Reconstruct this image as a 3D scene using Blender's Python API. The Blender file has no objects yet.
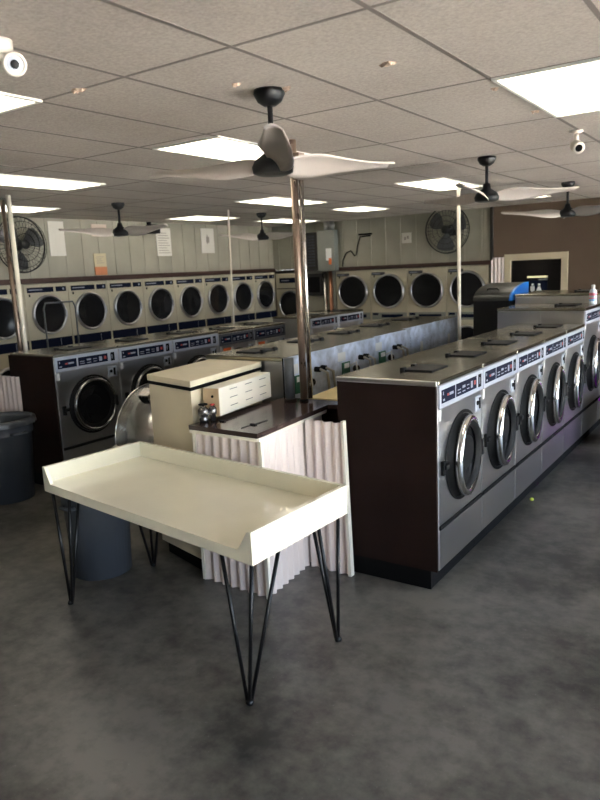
import bpy, bmesh, math, random
from mathutils import Vector, Matrix
random.seed(7)
PI = math.pi
SC = bpy.context.scene
COL = SC.collection
V = Vector

# ------------------------------------------------------------------ materials
def new_mat(name):
    m = bpy.data.materials.new(name); m.use_nodes = True
    nt = m.node_tree
    return m, nt, nt.nodes['Principled BSDF']

def setp(b, **k):
    for n, v in k.items():
        n = n.replace('_', ' ')
        if n in b.inputs: b.inputs[n].default_value = v

def plain(name, col, rough=.5, metal=0., bump=0., bscale=60., var=0., vscale=4., spec=None, coat=0.):
    m, nt, b = new_mat(name)
    setp(b, Base_Color=(*col, 1), Roughness=rough, Metallic=metal)
    if spec is not None: setp(b, Specular_IOR_Level=spec)
    if coat: setp(b, Coat_Weight=coat, Coat_Roughness=.12)
    tc = nt.nodes.new('ShaderNodeTexCoord')
    if var:
        n = nt.nodes.new('ShaderNodeTexNoise'); n.inputs['Scale'].default_value = vscale; n.inputs['Detail'].default_value = 5
        nt.links.new(tc.outputs['Object'], n.inputs['Vector'])
        r = nt.nodes.new('ShaderNodeMapRange'); r.inputs[1].default_value = .3; r.inputs[2].default_value = .7
        r.inputs[3].default_value = 1 - var; r.inputs[4].default_value = 1 + var
        nt.links.new(n.outputs[0], r.inputs[0])
        mx = nt.nodes.new('ShaderNodeVectorMath'); mx.operation = 'SCALE'; mx.inputs[0].default_value = col
        nt.links.new(r.outputs[0], mx.inputs['Scale']); nt.links.new(mx.outputs[0], b.inputs['Base Color'])
    if bump:
        n = nt.nodes.new('ShaderNodeTexNoise'); n.inputs['Scale'].default_value = bscale; n.inputs['Detail'].default_value = 3
        nt.links.new(tc.outputs['Object'], n.inputs['Vector'])
        bp = nt.nodes.new('ShaderNodeBump'); bp.inputs['Strength'].default_value = bump; bp.inputs['Distance'].default_value = .004
        nt.links.new(n.outputs[0], bp.inputs['Height']); nt.links.new(bp.outputs[0], b.inputs['Normal'])
    return m

def brushed(name, col, rough, stretch=(1.5, 1.5, 60), amount=.12, bump=.05, metal=1.):
    m, nt, b = new_mat(name)
    setp(b, Base_Color=(*col, 1), Roughness=rough, Metallic=metal)
    tc = nt.nodes.new('ShaderNodeTexCoord'); mp = nt.nodes.new('ShaderNodeMapping')
    mp.inputs['Scale'].default_value = stretch
    nt.links.new(tc.outputs['Object'], mp.inputs['Vector'])
    n = nt.nodes.new('ShaderNodeTexNoise'); n.inputs['Scale'].default_value = 6; n.inputs['Detail'].default_value = 4
    nt.links.new(mp.outputs[0], n.inputs['Vector'])
    n2 = nt.nodes.new('ShaderNodeTexNoise'); n2.inputs['Scale'].default_value = 5; n2.inputs['Detail'].default_value = 6
    nt.links.new(tc.outputs['Object'], n2.inputs['Vector'])
    ad = nt.nodes.new('ShaderNodeMath'); ad.operation = 'ADD'
    nt.links.new(n.outputs[0], ad.inputs[0]); nt.links.new(n2.outputs[0], ad.inputs[1])
    r = nt.nodes.new('ShaderNodeMapRange'); r.inputs[1].default_value = .6; r.inputs[2].default_value = 1.4
    r.inputs[3].default_value = rough - amount; r.inputs[4].default_value = rough + amount
    nt.links.new(ad.outputs[0], r.inputs[0]); nt.links.new(r.outputs[0], b.inputs['Roughness'])
    if not bump: return m
    bp = nt.nodes.new('ShaderNodeBump'); bp.inputs['Strength'].default_value = bump; bp.inputs['Distance'].default_value = .002
    nt.links.new(n.outputs[0], bp.inputs['Height']); nt.links.new(bp.outputs[0], b.inputs['Normal'])
    return m

def emit(name, col, strength):
    m, nt, b = new_mat(name)
    setp(b, Base_Color=(*col, 1), Roughness=.6, Emission_Color=(*col, 1), Emission_Strength=strength)
    return m

M = {}
M['steel'] = brushed('brushed_steel', (.52, .52, .54), .29, (1.2, 1.2, 8), .012, 0)
M['drum_steel'] = brushed('drum_steel', (.56, .55, .53), .22, (8, 1.2, 1.2), .02, 0)
M['steel_top'] = brushed('steel_top', (.40, .38, .31), .20, (60, 1.5, 1.5), .06, .03)
M['galv'] = plain('galvanised_back', (.56, .61, .72), .45, .3, .1, 30, .35, 11)
M['chrome'] = plain('chrome', (.82, .81, .79), .09, 1.)
M['chrome_dark'] = plain('chrome_dark', (.34, .335, .33), .16, 1.)
M['dark_rub'] = plain('dark_rubber', (.006, .006, .0065), .55, spec=.15)
M['black'] = plain('black_plastic', (.010, .010, .011), .55, 0, .05, 200, spec=.25)
M['port'] = plain('port_dark', (.006, .006, .007), .4, spec=.2)
M['glass'] = plain('smoked_door_glass', (.010, .010, .011), .12, 0., spec=.3)
M['ctrl'] = plain('control_silver', (.40, .43, .50), .42, .3)
M['ctrl_dark'] = plain('control_dark', (.055, .058, .07), .4, .3)
M['disp'] = plain('display_navy', (.006, .009, .024), .6, spec=.06)
M['mark'] = plain('white_marks', (.26, .28, .34), .5)
M['red'] = plain('red_marks', (.35, .03, .025), .5)
M['orange'] = plain('orange_sticker', (.75, .16, .04), .5)
M['white'] = plain('white_label', (.75, .75, .74), .6)
M['brown_panel'] = plain('dark_brown_laminate', (.016, .008, .0065), .65, 0, .05, 90, .2, 3, spec=.12)
M['kick'] = plain('black_vinyl', (.004, .004, .0045), .6, spec=.12)
M['cream'] = plain('cream_enamel', (.46, .42, .31), .45, 0, 0, 0, .06, 3)
M['table'] = plain('cream_gloss_paint', (.87, .84, .69), .14, 0, .10, 70, .03, 5, coat=.6)
M['cabinet'] = plain('cream_paint', (.68, .61, .46), .5, 0, .08, 40, .06, 3)
M['drawer'] = plain('white_paint', (.80, .76, .66), .5, 0, .05, 60, .04, 4)
M['tan'] = plain('raw_plywood_tan', (.48, .36, .22), .6, 0, .05, 60, .15, 9)
M['counter'] = plain('chocolate_laminate', (.050, .030, .026), .16, 0, .05, 60, .25, 4, spec=.6)
M['corr'] = plain('corrugated_white', (.74, .645, .61), .45)
M['yellow'] = plain('cream_board', (.66, .54, .28), .55, 0, .05, 30, .08, 5)
M['blackmetal'] = plain('black_metal', (.010, .010, .011), .35, .4)
M['can'] = plain('grey_plastic', (.060, .068, .082), .5, 0, .06, 120, .08, 4)
M['liner'] = plain('clear_liner', (.05, .055, .062), .3)
M['tbar'] = plain('grid_bar', (.19, .165, .145), .7)
M['fixture'] = plain('fixture_white', (.7, .69, .64), .5)
M['diff'] = emit('lit_diffuser', (1., .92, .76), 4.)
M['strip'] = emit('glowing_strip', (1., .9, .55), .35)  # pale door fitting, not a lamp; faint glow put into its material
M['fanblade'] = plain('fan_blade_silver', (.46, .41, .375), .5, .1)
M['fanblack'] = plain('fan_black', (.012, .012, .013), .45, .3)
M['cage'] = plain('cage_black', (.008, .008, .008), .6)
M['pole_rust'] = brushed('rusty_pole', (.30, .22, .17), .35, (8, 8, 1), .15, .05, .8)
M['pole_steel'] = brushed('steel_pole', (.55, .52, .48), .25, (20, 20, 1), .1)
M['pole_white'] = plain('pole_white', (.66, .61, .52), .45)
M['pole_grey'] = plain('pole_grey', (.10, .105, .11), .5, .3, .1, 60, .2, 8)
M['panelgrey'] = plain('panel_grey', (.21, .22, .20), .5, .1, 0, 0, .08, 5)
M['breaker'] = plain('breaker_dark', (.022, .021, .02), .5)
M['browntrim'] = plain('brown_trim', (.045, .018, .012), .5)
M['sheet'] = plain('sheet_metal_wall', (.31, .295, .24), .5, .05, 0, 0, .09, 2.5)
M['brownwall'] = plain('brown_wall', (.115, .078, .052), .75, 0, .05, 80, .06, 2)
M['wallbeige'] = plain('wall_beige', (.45, .40, .33), .75, 0, .05, 80, .05, 2)
M['doorframe'] = plain('cream_frame', (.52, .45, .32), .5)
M['blackdoor'] = plain('black_door', (.006, .0045, .004), .6, spec=.2)
M['blue'] = plain('bright_blue', (.015, .22, .75), .35)
M['hood'] = plain('kiosk_grey', (.05, .052, .047), .35, .3)
M['paper'] = plain('paper', (.62, .60, .56), .7)
M['paper_pink'] = plain('paper_pink', (.58, .48, .42), .7)
M['paper_yel'] = plain('paper_yellow', (.52, .45, .30), .7)
M['paper_or'] = plain('paper_orange', (.58, .22, .10), .7)
M['ink'] = plain('ink', (.30, .28, .26), .7)
M['brass'] = plain('hose_braid', (.36, .33, .28), .4, .7)
M['green'] = plain('terminal_green', (.02, .13, .07), .5)
M['purple'] = plain('purple_plastic', (.30, .02, .40), .35)
M['bottle'] = plain('bottle_white', (.68, .76, .86), .3)
M['pink'] = plain('bottle_pink', (.75, .20, .28), .4)
M['lbl_blue'] = plain('bottle_blue', (.2, .45, .8), .4)
M['neon'] = plain('neon_green', (.55, .65, .08), .5)
M['valve'] = plain('valve_chrome', (.22, .21, .21), .25, .9)
M['alu'] = plain('aluminium', (.45, .45, .45), .4, .8)
M['copper'] = plain('copper_pipe', (.42, .20, .12), .3, .9)
M['camwhite'] = plain('camera_white', (.66, .60, .54), .4)

# window glass
m, nt, b = new_mat('window_glass')
nt.nodes.remove(b)
out = nt.nodes['Material Output']
tr = nt.nodes.new('ShaderNodeBsdfTransparent'); gl = nt.nodes.new('ShaderNodeBsdfGlossy'); gl.inputs['Roughness'].default_value = .02
fr = nt.nodes.new('ShaderNodeFresnel'); fr.inputs[0].default_value = 1.45; mx = nt.nodes.new('ShaderNodeMixShader')
tr.inputs[0].default_value = (.93, .95, .95, 1)
nt.links.new(fr.outputs[0], mx.inputs[0]); nt.links.new(tr.outputs[0], mx.inputs[1]); nt.links.new(gl.outputs[0], mx.inputs[2])
nt.links.new(mx.outputs[0], out.inputs['Surface'])
M['window'] = m

# polished concrete floor
m, nt, b = new_mat('polished_concrete')
tc = nt.nodes.new('ShaderNodeTexCoord')
n1 = nt.nodes.new('ShaderNodeTexNoise'); n1.inputs['Scale'].default_value = 1.0; n1.inputs['Detail'].default_value = 7; n1.inputs['Roughness'].default_value = .62
n2 = nt.nodes.new('ShaderNodeTexNoise'); n2.inputs['Scale'].default_value = 9; n2.inputs['Detail'].default_value = 6; n2.inputs['Roughness'].default_value = .65
for n in (n1, n2): nt.links.new(tc.outputs['Object'], n.inputs['Vector'])
ad = nt.nodes.new('ShaderNodeMix'); ad.data_type = 'FLOAT'; ad.inputs[0].default_value = .35
nt.links.new(n1.outputs[0], ad.inputs[2]); nt.links.new(n2.outputs[0], ad.inputs[3])
cr = nt.nodes.new('ShaderNodeValToRGB')
cr.color_ramp.elements[0].position = .42; cr.color_ramp.elements[0].color = (.040, .038, .035, 1)
cr.color_ramp.elements[1].position = .59; cr.color_ramp.elements[1].color = (.165, .154, .135, 1)
nt.links.new(ad.outputs[0], cr.inputs[0])
# scuffs
vo = nt.nodes.new('ShaderNodeTexNoise'); vo.inputs['Scale'].default_value = 16; vo.inputs['Detail'].default_value = 8
nt.links.new(tc.outputs['Object'], vo.inputs['Vector'])
sr = nt.nodes.new('ShaderNodeMapRange'); sr.inputs[1].default_value = .64; sr.inputs[2].default_value = .80; sr.inputs[4].default_value = .35
nt.links.new(vo.outputs[0], sr.inputs[0])
mx = nt.nodes.new('ShaderNodeMix'); mx.data_type = 'RGBA'; mx.inputs[7].default_value = (.22, .215, .205, 1); mx.inputs[0].default_value = 0; sm = nt.nodes.new('ShaderNodeTexNoise'); sm.inputs['Scale'].default_value = 55; nt.links.new(tc.outputs['Object'], sm.inputs['Vector']); sq = nt.nodes.new('ShaderNodeMapRange'); sq.inputs[1].default_value = .70; sq.inputs[2].default_value = .76; sq.inputs[4].default_value = .6; nt.links.new(sm.outputs[0], sq.inputs[0]); nt.links.new(sq.outputs[0], mx.inputs[0])
nt.links.new(cr.outputs[0], mx.inputs[6]); nt.links.new(mx.outputs[2], b.inputs['Base Color'])
rr = nt.nodes.new('ShaderNodeMapRange'); rr.inputs[3].default_value = .30; rr.inputs[4].default_value = .36
nt.links.new(n1.outputs[0], rr.inputs[0]); nt.links.new(rr.outputs[0], b.inputs['Roughness'])
bp = nt.nodes.new('ShaderNodeBump'); bp.inputs['Strength'].default_value = .02; bp.inputs['Distance'].default_value = .004
nt.links.new(n2.outputs[0], bp.inputs['Height']); nt.links.new(bp.outputs[0], b.inputs['Normal'])
setp(b, Specular_IOR_Level=.45)
M['floor'] = m

# ceiling tile: fine fissures and a few brown water stains
m, nt, b = new_mat('ceiling_tile')
tc = nt.nodes.new('ShaderNodeTexCoord')
n1 = nt.nodes.new('ShaderNodeTexNoise'); n1.inputs['Scale'].default_value = 70; n1.inputs['Detail'].default_value = 4
n2 = nt.nodes.new('ShaderNodeTexNoise'); n2.inputs['Scale'].default_value = .8; n2.inputs['Detail'].default_value = 3
nt.links.new(tc.outputs['Object'], n1.inputs['Vector']); nt.links.new(tc.outputs['Object'], n2.inputs['Vector'])
ad = nt.nodes.new('ShaderNodeMix'); ad.data_type = 'FLOAT'; ad.inputs[0].default_value = .45
nt.links.new(n1.outputs[0], ad.inputs[2]); nt.links.new(n2.outputs[0], ad.inputs[3])
cr = nt.nodes.new('ShaderNodeValToRGB')
cr.color_ramp.elements[0].position = .32; cr.color_ramp.elements[0].color = (.36, .31, .27, 1)
cr.color_ramp.elements[1].position = .66; cr.color_ramp.elements[1].color = (.56, .505, .45, 1)
nt.links.new(ad.outputs[0], cr.inputs[0]); nt.links.new(cr.outputs[0], b.inputs['Base Color'])
bp = nt.nodes.new('ShaderNodeBump'); bp.inputs['Strength'].default_value = .35; bp.inputs['Distance'].default_value = .004
nt.links.new(n1.outputs[0], bp.inputs['Height']); nt.links.new(bp.outputs[0], b.inputs['Normal'])
setp(b, Roughness=.85)
M['ceil'] = m
M['stain'] = plain('torn_tile_fibre', (.62, .47, .36), .9, 0, .4, 80, .35, 60)

# ------------------------------------------------------------------ mesh helpers
def hexa(bm, p, mi=0):
    """box from 8 corners: bottom 4 then top 4, same winding (ccw from above)"""
    v = [bm.verts.new(V(q)) for q in p]
    fs = []
    for idx in ((3, 2, 1, 0), (4, 5, 6, 7), (0, 1, 5, 4), (1, 2, 6, 5), (2, 3, 7, 6), (3, 0, 4, 7)):
        f = bm.faces.new([v[i] for i in idx]); f.material_index = mi; fs.append(f)
    return v

def box(bm, x0, x1, y0, y1, z0, z1, mi=0, bev=0.):
    p = [(x0, y0, z0), (x1, y0, z0), (x1, y1, z0), (x0, y1, z0), (x0, y0, z1), (x1, y0, z1), (x1, y1, z1), (x0, y1, z1)]
    v = hexa(bm, p, mi)
    if bev:
        es = {e for q in v for e in q.link_edges}
        r = bmesh.ops.bevel(bm, geom=list(es), offset=bev, segments=2, affect='EDGES', profile=.5, clamp_overlap=True)
        for f in r['faces']: f.material_index = mi
    return v

def prism(bm, pts, z0, z1, mi=0):
    a = [bm.verts.new((x, y, z0)) for x, y in pts]; c = [bm.verts.new((x, y, z1)) for x, y in pts]
    n = len(pts)
    bm.faces.new(a[::-1]).material_index = mi; bm.faces.new(c).material_index = mi
    for i in range(n):
        bm.faces.new((a[i], a[(i + 1) % n], c[(i + 1) % n], c[i])).material_index = mi

def frame_of(d):
    d = V(d).normalized(); a = V((0, 0, 1)) if abs(d.z) < .9 else V((1, 0, 0))
    u = d.cross(a).normalized(); return u, d.cross(u).normalized()

def tube(bm, pts, r, n=8, mi=0, cap=True):
    pts = [V(p) for p in pts]; rings = []
    for i, p in enumerate(pts):
        d = (pts[min(i + 1, len(pts) - 1)] - pts[max(i - 1, 0)])
        u, w = frame_of(d)
        if rings:                        # keep rings aligned
            u = (pu - d.normalized() * pu.dot(d.normalized())).normalized(); w = d.normalized().cross(u)
        pu = u
        rr = r[i] if isinstance(r, (list, tuple)) else r
        rings.append([bm.verts.new(p + rr * (math.cos(2 * PI * k / n) * u + math.sin(2 * PI * k / n) * w)) for k in range(n)])
    for a, c in zip(rings, rings[1:]):
        for k in range(n):
            f = bm.faces.new((a[k], a[(k + 1) % n], c[(k + 1) % n], c[k])); f.smooth = True; f.material_index = mi
    if cap:
        bm.faces.new(rings[0][::-1]).material_index = mi; bm.faces.new(rings[-1]).material_index = mi

def lathe(bm, prof, n=32, mat=None, mi=0, close=False, smooth=True):
    """prof: (r, h) pairs turned about local z; mat maps to place"""
    mat = mat or Matrix()
    rings = []
    for r, h in prof:
        if r < 1e-6: rings.append([bm.verts.new(mat @ V((0, 0, h)))])
        else: rings.append([bm.verts.new(mat @ V((r * math.cos(2 * PI * k / n), r * math.sin(2 * PI * k / n), h))) for k in range(n)])
    pairs = list(zip(rings, rings[1:]))
    if close: pairs.append((rings[-1], rings[0]))
    for a, c in pairs:
        for k in range(n):
            k2 = (k + 1) % n
            if len(a) == 1 and len(c) == 1: continue
            if len(a) == 1: q = (a[0], c[k2], c[k])
            elif len(c) == 1: q = (a[k], a[k2], c[0])
            else: q = (a[k], a[k2], c[k2], c[k])
            f = bm.faces.new(q); f.smooth = smooth; f.material_index = mi

def torus(bm, R, r, mat=None, n=36, k=8, mi=0):
    prof = [(R + r * math.cos(2 * PI * i / k), r * math.sin(2 * PI * i / k)) for i in range(k)]
    lathe(bm, prof, n, mat, mi, close=True)

XAX = Matrix(((0, 0, 1, 0), (0, 1, 0, 0), (-1, 0, 0, 0), (0, 0, 0, 1)))     # local z -> +x
YNEG = Matrix(((1, 0, 0, 0), (0, 0, -1, 0), (0, 1, 0, 0), (0, 0, 0, 1)))    # local z -> -y
def at(x, y, z): return Matrix.Translation((x, y, z))

def obj(name, bm, mats, parent=None, loc=None):
    bmesh.ops.recalc_face_normals(bm, faces=bm.faces[:])
    me = bpy.data.meshes.new(name); bm.to_mesh(me); bm.free()
    for m in (mats if isinstance(mats, (list, tuple)) else [mats]): me.materials.append(M[m] if isinstance(m, str) else m)
    o = bpy.data.objects.new(name, me); COL.objects.link(o)
    if parent: o.parent = parent
    if loc: o.location = loc
    return o

def mk(name, mats, fn, parent=None, loc=None):
    bm = bmesh.new(); fn(bm); return obj(name, bm, mats, parent, loc)

def tag(o, label, cat, group=None, kind=None):
    o['label'] = label; o['category'] = cat
    if group: o['group'] = group
    if kind: o['kind'] = kind
    return o

def thing(name, label, cat, loc=(0, 0, 0), rz=0., group=None):
    o = bpy.data.objects.new(name, None); COL.objects.link(o)
    o.location = loc; o.rotation_euler = (0, 0, rz); o.empty_display_size = .1
    return tag(o, label, cat, group)

def struct(name, mats, fn, parent=None):
    o = mk(name, mats, fn, parent)
    if not parent: o['kind'] = 'structure'
    return o

def copy_tree(o, parent=None):
    c = o.copy(); COL.objects.link(c)
    if parent: c.parent = parent
    for ch in list(o.children): copy_tree(ch, c)
    return c

def dup(root, loc, rz, label, group=None):
    c = copy_tree(root); c.location = loc; c.rotation_euler = (0, 0, rz); c['label'] = label
    if group: c['group'] = group
    return c

CE = 2.88
XL, YB, XR, YF = -8.5, 11.6, 2.5, -3.0

# ------------------------------------------------------------------ room shell
struct('floor', 'floor', lambda bm: box(bm, -9.6, XR + .15, YF - .15, 12.6, -.1, 0))
struct('ceiling', 'ceil', lambda bm: box(bm, -9.6, XR + .15, YF - .15, 12.6, CE, CE + .1))
cg = thing('ceiling_grid', 'grid of tan metal bars carrying the ceiling tiles', 'ceiling grid'); cg['kind'] = 'structure'
GX = [-.61 * k for k in range(-5, 15)]
GY = [2.293 + 1.223 * k for k in range(-4, 9)]
def bars_long(bm):
    for x in GX: box(bm, x - .011, x + .011, YF, YB - .01, CE - .0015, CE + .002)
def bars_cross(bm):
    for y in GY: box(bm, XL + .01, XR, y - .009, y + .009, CE - .001, CE + .002)
mk('runner', 'tbar', bars_long, cg); mk('cross_bar', 'tbar', bars_cross, cg)

def wall_left(bm):
    box(bm, -9.6, XL, YF, YB, 2.06, CE)
    box(bm, -9.6, -9.4, YF, 12.6, 0, 2.06)
    y = YF + .1
    while y < YB - .1:                      # standing seams of the sheet metal
        box(bm, XL, XL + .008, y, y + .026, 2.06, CE); y += .305
struct('wall_left', 'sheet', wall_left)
def wall_back(bm):
    box(bm, -9.4, -3.98, YB, 12.6, 2.02, CE)
    x = XL + .12; k = 0
    while x < -4.0:
        box(bm, x, x + .035, YB - .012, YB, 2.02, CE); x += .30
struct('wall_back', 'sheet', wall_back)
struct('wall_behind', 'sheet', lambda bm: box(bm, -9.4, -3.98, 12.45, 12.6, 0, 2.019))
struct('wall_alcove', 'sheet', lambda bm: box(bm, -7.715, -7.045, YB, YB + .12, 0, 2.019))     # under the breaker panel
def wall_brown(bm):
    box(bm, -3.98, -3.68, YB + .01, 12.6, 0, CE); box(bm, -2.83, XR, YB + .01, 12.6, 0, CE)
    box(bm, -3.68, -2.83, YB + .01, 12.6, 2.0, CE); box(bm, -3.68, -2.83, 11.9, 12.6, 0, 2.0)
struct('wall_rear', 'brownwall', wall_brown)
struct('wall_front', 'wallbeige', lambda bm: box(bm, -9.4, XR + .15, YF - .15, YF, 0, CE))
# storefront side: low sill wall, header, mullions and panes
WY = [YF + .0, -1.2, .6, 2.4, 4.2, 6.0, 7.8, 9.6, 11.4]
def wall_right(bm):
    box(bm, XR, XR + .15, YF, 12.6, 2.62, CE)
    box(bm, XR, XR + .15, 11.45, 12.6, 0, 2.62)
struct('wall_right', 'wallbeige', wall_right)
for i, (a, c) in enumerate(zip(WY, WY[1:])):
    o = mk('window_%d' % (i + 1), 'window', lambda bm: box(bm, XR + .06, XR + .072, a + .03, c - .03, .13, 2.59)); o['kind'] = 'structure'
    def fr_(bm):
        box(bm, XR + .02, XR + .12, a, a + .05, 0, 2.62); box(bm, XR + .02, XR + .12, c - .05, c, 0, 2.62)
        box(bm, XR + .02, XR + .12, a, c, 0, .13); box(bm, XR + .02, XR + .12, a, c, 2.57, 2.62)
        box(bm, XR + .03, XR + .11, a, c, 2.05, 2.10)
    mk('window_frame', 'alu', fr_, o)
struct('ground_outside', plain('sunlit_concrete', (.55, .53, .50), .9, 0, .2, 30, .1, 1), lambda bm: box(bm, XR + .15, 40, -25, 40, -.2, -.02))

struct('trim_1', 'browntrim', lambda bm: box(bm, XL, XL + .035, YF, YB, 1.99, 2.06))
struct('trim_2', 'browntrim', lambda bm: box(bm, -7.05, -3.99, YB - .035, YB, 1.955, 2.02))
def dframe(bm):
    for x0, x1, z0, z1 in ((-3.76, -3.66, 0, 2.1), (-2.85, -2.75, 0, 2.1), (-3.66, -2.85, 1.995, 2.1)):
        box(bm, x0, x1, YB - .025, YB + .03, z0, z1)
struct('trim_3', 'doorframe', dframe)
struct('trim_4', plain('dark_edge', (.03, .026, .022), .5), lambda bm: box(bm, -4.0, -3.955, YB - .035, YB + .005, 2.02, CE))
struct('door_1', 'blackdoor', lambda bm: box(bm, -3.66, -2.85, YB + .06, YB + .11, 0.005, 1.995))
def corr_strip(bm, p0, p1, z0, z1, pitch=.076, amp=.009, th=.003, n=8):
    p0, p1 = V((*p0, 0)), V((*p1, 0)); d = p1 - p0; L = d.length; d.normalize(); nn = V((d.y, -d.x, 0))
    N = max(2, int(L / pitch * n)); rows = []
    for i in range(N + 1):
        s = L * i / N
        a = amp * math.cos(2 * PI * s / pitch)
        rows.append([bm.verts.new(p0 + d * s + nn * (a + o) + V((0, 0, z))) for z in (z0, z1) for o in (0, -th)])
    for a, c in zip(rows, rows[1:]):
        for i, j in ((0, 2), (2, 3), (3, 1), (1, 0)):
            f = bm.faces.new((a[i], c[i], c[j], a[j])); f.smooth = (i, j) in ((2, 0), (1, 3), (0, 2), (3, 1), (1, 0), (2, 3))[:2]
    
cs = mk('corrugated_sheet', 'corr', lambda bm: corr_strip(bm, (-3.98, YB - .02), (-3.765, YB - .02), 0, 2.06, .062, .012))
tag(cs, 'narrow strip of pinkish corrugated sheet beside the cream door frame on the back wall', 'corrugated sheet')

# ------------------------------------------------------------------ ceiling lights
def make_light(label, x0, x1, y0, y1):
    t = thing('ceiling_light', label, 'ceiling light', ((x0 + x1) / 2, (y0 + y1) / 2, CE), 0, 'fluorescent ceiling panels')
    w, h = (x1 - x0) / 2, (y1 - y0) / 2
    def f(bm):
        for a, b_, c, d in ((-w, -w + .02, -h, h), (w - .02, w, -h, h), (-w + .02, w - .02, -h, -h + .02), (-w + .02, w - .02, h - .02, h)):
            box(bm, a, b_, c, d, -.012, .0)
    mk('frame', 'fixture', f, t)
    mk('diffuser', 'diff', lambda bm: box(bm, -w + .02, w - .02, -h + .02, h - .02, -.008, -.001), t)
LG = [('largest ceiling light, at the top right beside the small white camera', -1.215, -.61, 3.52, 4.72),
      ('bright ceiling light behind the nearest ceiling fan', -3.62, -3.03, 3.60, 4.70),
      ('topmost ceiling light at the left edge, below the dome camera', -3.62, -3.02, 1.08, 2.29),
      ('long ceiling light at the left edge, middle one of the three there', -5.78, -5.22, 3.40, 4.56),
      ('lowest ceiling light at the left edge, over the black wall fan', -7.88, -7.26, 4.45, 5.60),
      ('ceiling light left of the small far ceiling fan, over the left wall', -7.86, -7.22, 7.98, 9.0),
      ('ceiling light crossed by the tall centre pole, the higher of the two there', -5.62, -5.02, 6.92, 8.12),
      ('far ceiling light crossed by the tall centre pole, the lower of the two there', -7.6, -7.0, 9.85, 11.05),
      ('ceiling light above the breaker panel cable, right of the centre pole', -5.60, -5.05, 9.12, 10.0),
      ('ceiling light at the top of the thin white pole', -3.48, -2.93, 7.02, 8.22),
      ('small sliver of ceiling light past the blades of the middle pale fan', -3.3, -2.75, 9.3, 10.5)]
for l in LG: make_light(*l)

# ------------------------------------------------------------------ ceiling fans
def blade_bm(bm, R, twist0=.72, twist1=.16):
    N = 14; rows = []
    for i in range(N + 1):
        s = i / N; r = .05 + (R - .05) * s
        ch = .06 + .17 * math.sin(min(1, s * 2.6) * PI / 2) - .155 * s ** 1.2
        tw = twist0 * (1 - s) ** 1.5 + twist1
        sweep = .012 * math.sin(s * PI)
        zc = .03 * s ** 1.6
        row = []
        for j in range(7):
            q = (j / 6 - .5)
            camber = .016 * (1 - 4 * q * q)
            y = q * ch + sweep; z = zc + camber
            row.append((r, q * ch * math.cos(tw) + sweep, zc + camber - q * ch * math.sin(tw)))
        rows.append(row)
    top = [[bm.verts.new((x, y, z + .004)) for x, y, z in r] for r in rows]
    bot = [[bm.verts.new((x, y, z - .004)) for x, y, z in r] for r in rows]
    for g in (top, bot):
        for i in range(N):
            for j in range(6):
                f = bm.faces.new((g[i][j], g[i + 1][j], g[i + 1][j + 1], g[i][j + 1])); f.smooth = True
    for i in range(N):
        for j in (0, 6): bm.faces.new((top[i][j], top[i + 1][j], bot[i + 1][j], bot[i][j]))
    for i in (0, N):
        for j in range(6): bm.faces.new((top[i][j], top[i][j + 1], bot[i][j + 1], bot[i][j]))

def make_fan(label, x, y, phis, R=.76, drop=.36, mats=('fanblack', 'fanblade')):
    t = thing('ceiling_fan', label, 'ceiling fan', (x, y, CE), 0, 'three-bladed ceiling fans')
    mk('canopy', mats[0], lambda bm: lathe(bm, [(0, 0), (.075, 0), (.078, -.02), (.06, -.055), (.03, -.075), (0, -.075)], 20), t)
    mk('downrod', mats[0], lambda bm: tube(bm, [(0, 0, -.07), (0, 0, -drop + .09)], .014, 10), t)
    mk('motor', mats[0], lambda bm: lathe(bm, [(0, -drop + .12), (.028, -drop + .11), (.035, -drop + .07), (.09, -drop + .03), (.105, -drop), (.10, -drop - .03), (.075, -drop - .04), (0, -drop - .04)], 24), t)
    for p in phis:
        bm = bmesh.new(); blade_bm(bm, R)
        bmesh.ops.transform(bm, matrix=Matrix.Translation((0, 0, -drop + .005)) @ Matrix.Rotation(math.radians(p + 34.6), 4, 'Z'), verts=bm.verts[:])
        obj('blade', bm, mats[1], t)
make_fan('nearest and largest ceiling fan, just in front of the tall centre pole', -2.12, 2.93, (272, 32, 152))
make_fan('pale-bladed ceiling fan between the nearest one and the far right one', -2.12, 6.04, (0, 120, 240), .78, .33)
make_fan('far right ceiling fan in front of the brown wall', -2.12, 8.84, (180, 300, 60), .78, .36)
make_fan('thin ceiling fan over the left dryers, beside the small black speaker', -6.49, 5.82, (90, 210, 330), .70, .34)
make_fan('small far ceiling fan left of the centre pole, near the far corner', -6.53, 8.66, (90, 210, 330), .70, .36)

# ------------------------------------------------------------------ washers
def ring_mat(yc, zc, x, tilt): return at(x, yc, zc) @ Matrix.Rotation(tilt, 4, 'Z') @ XAX

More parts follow.
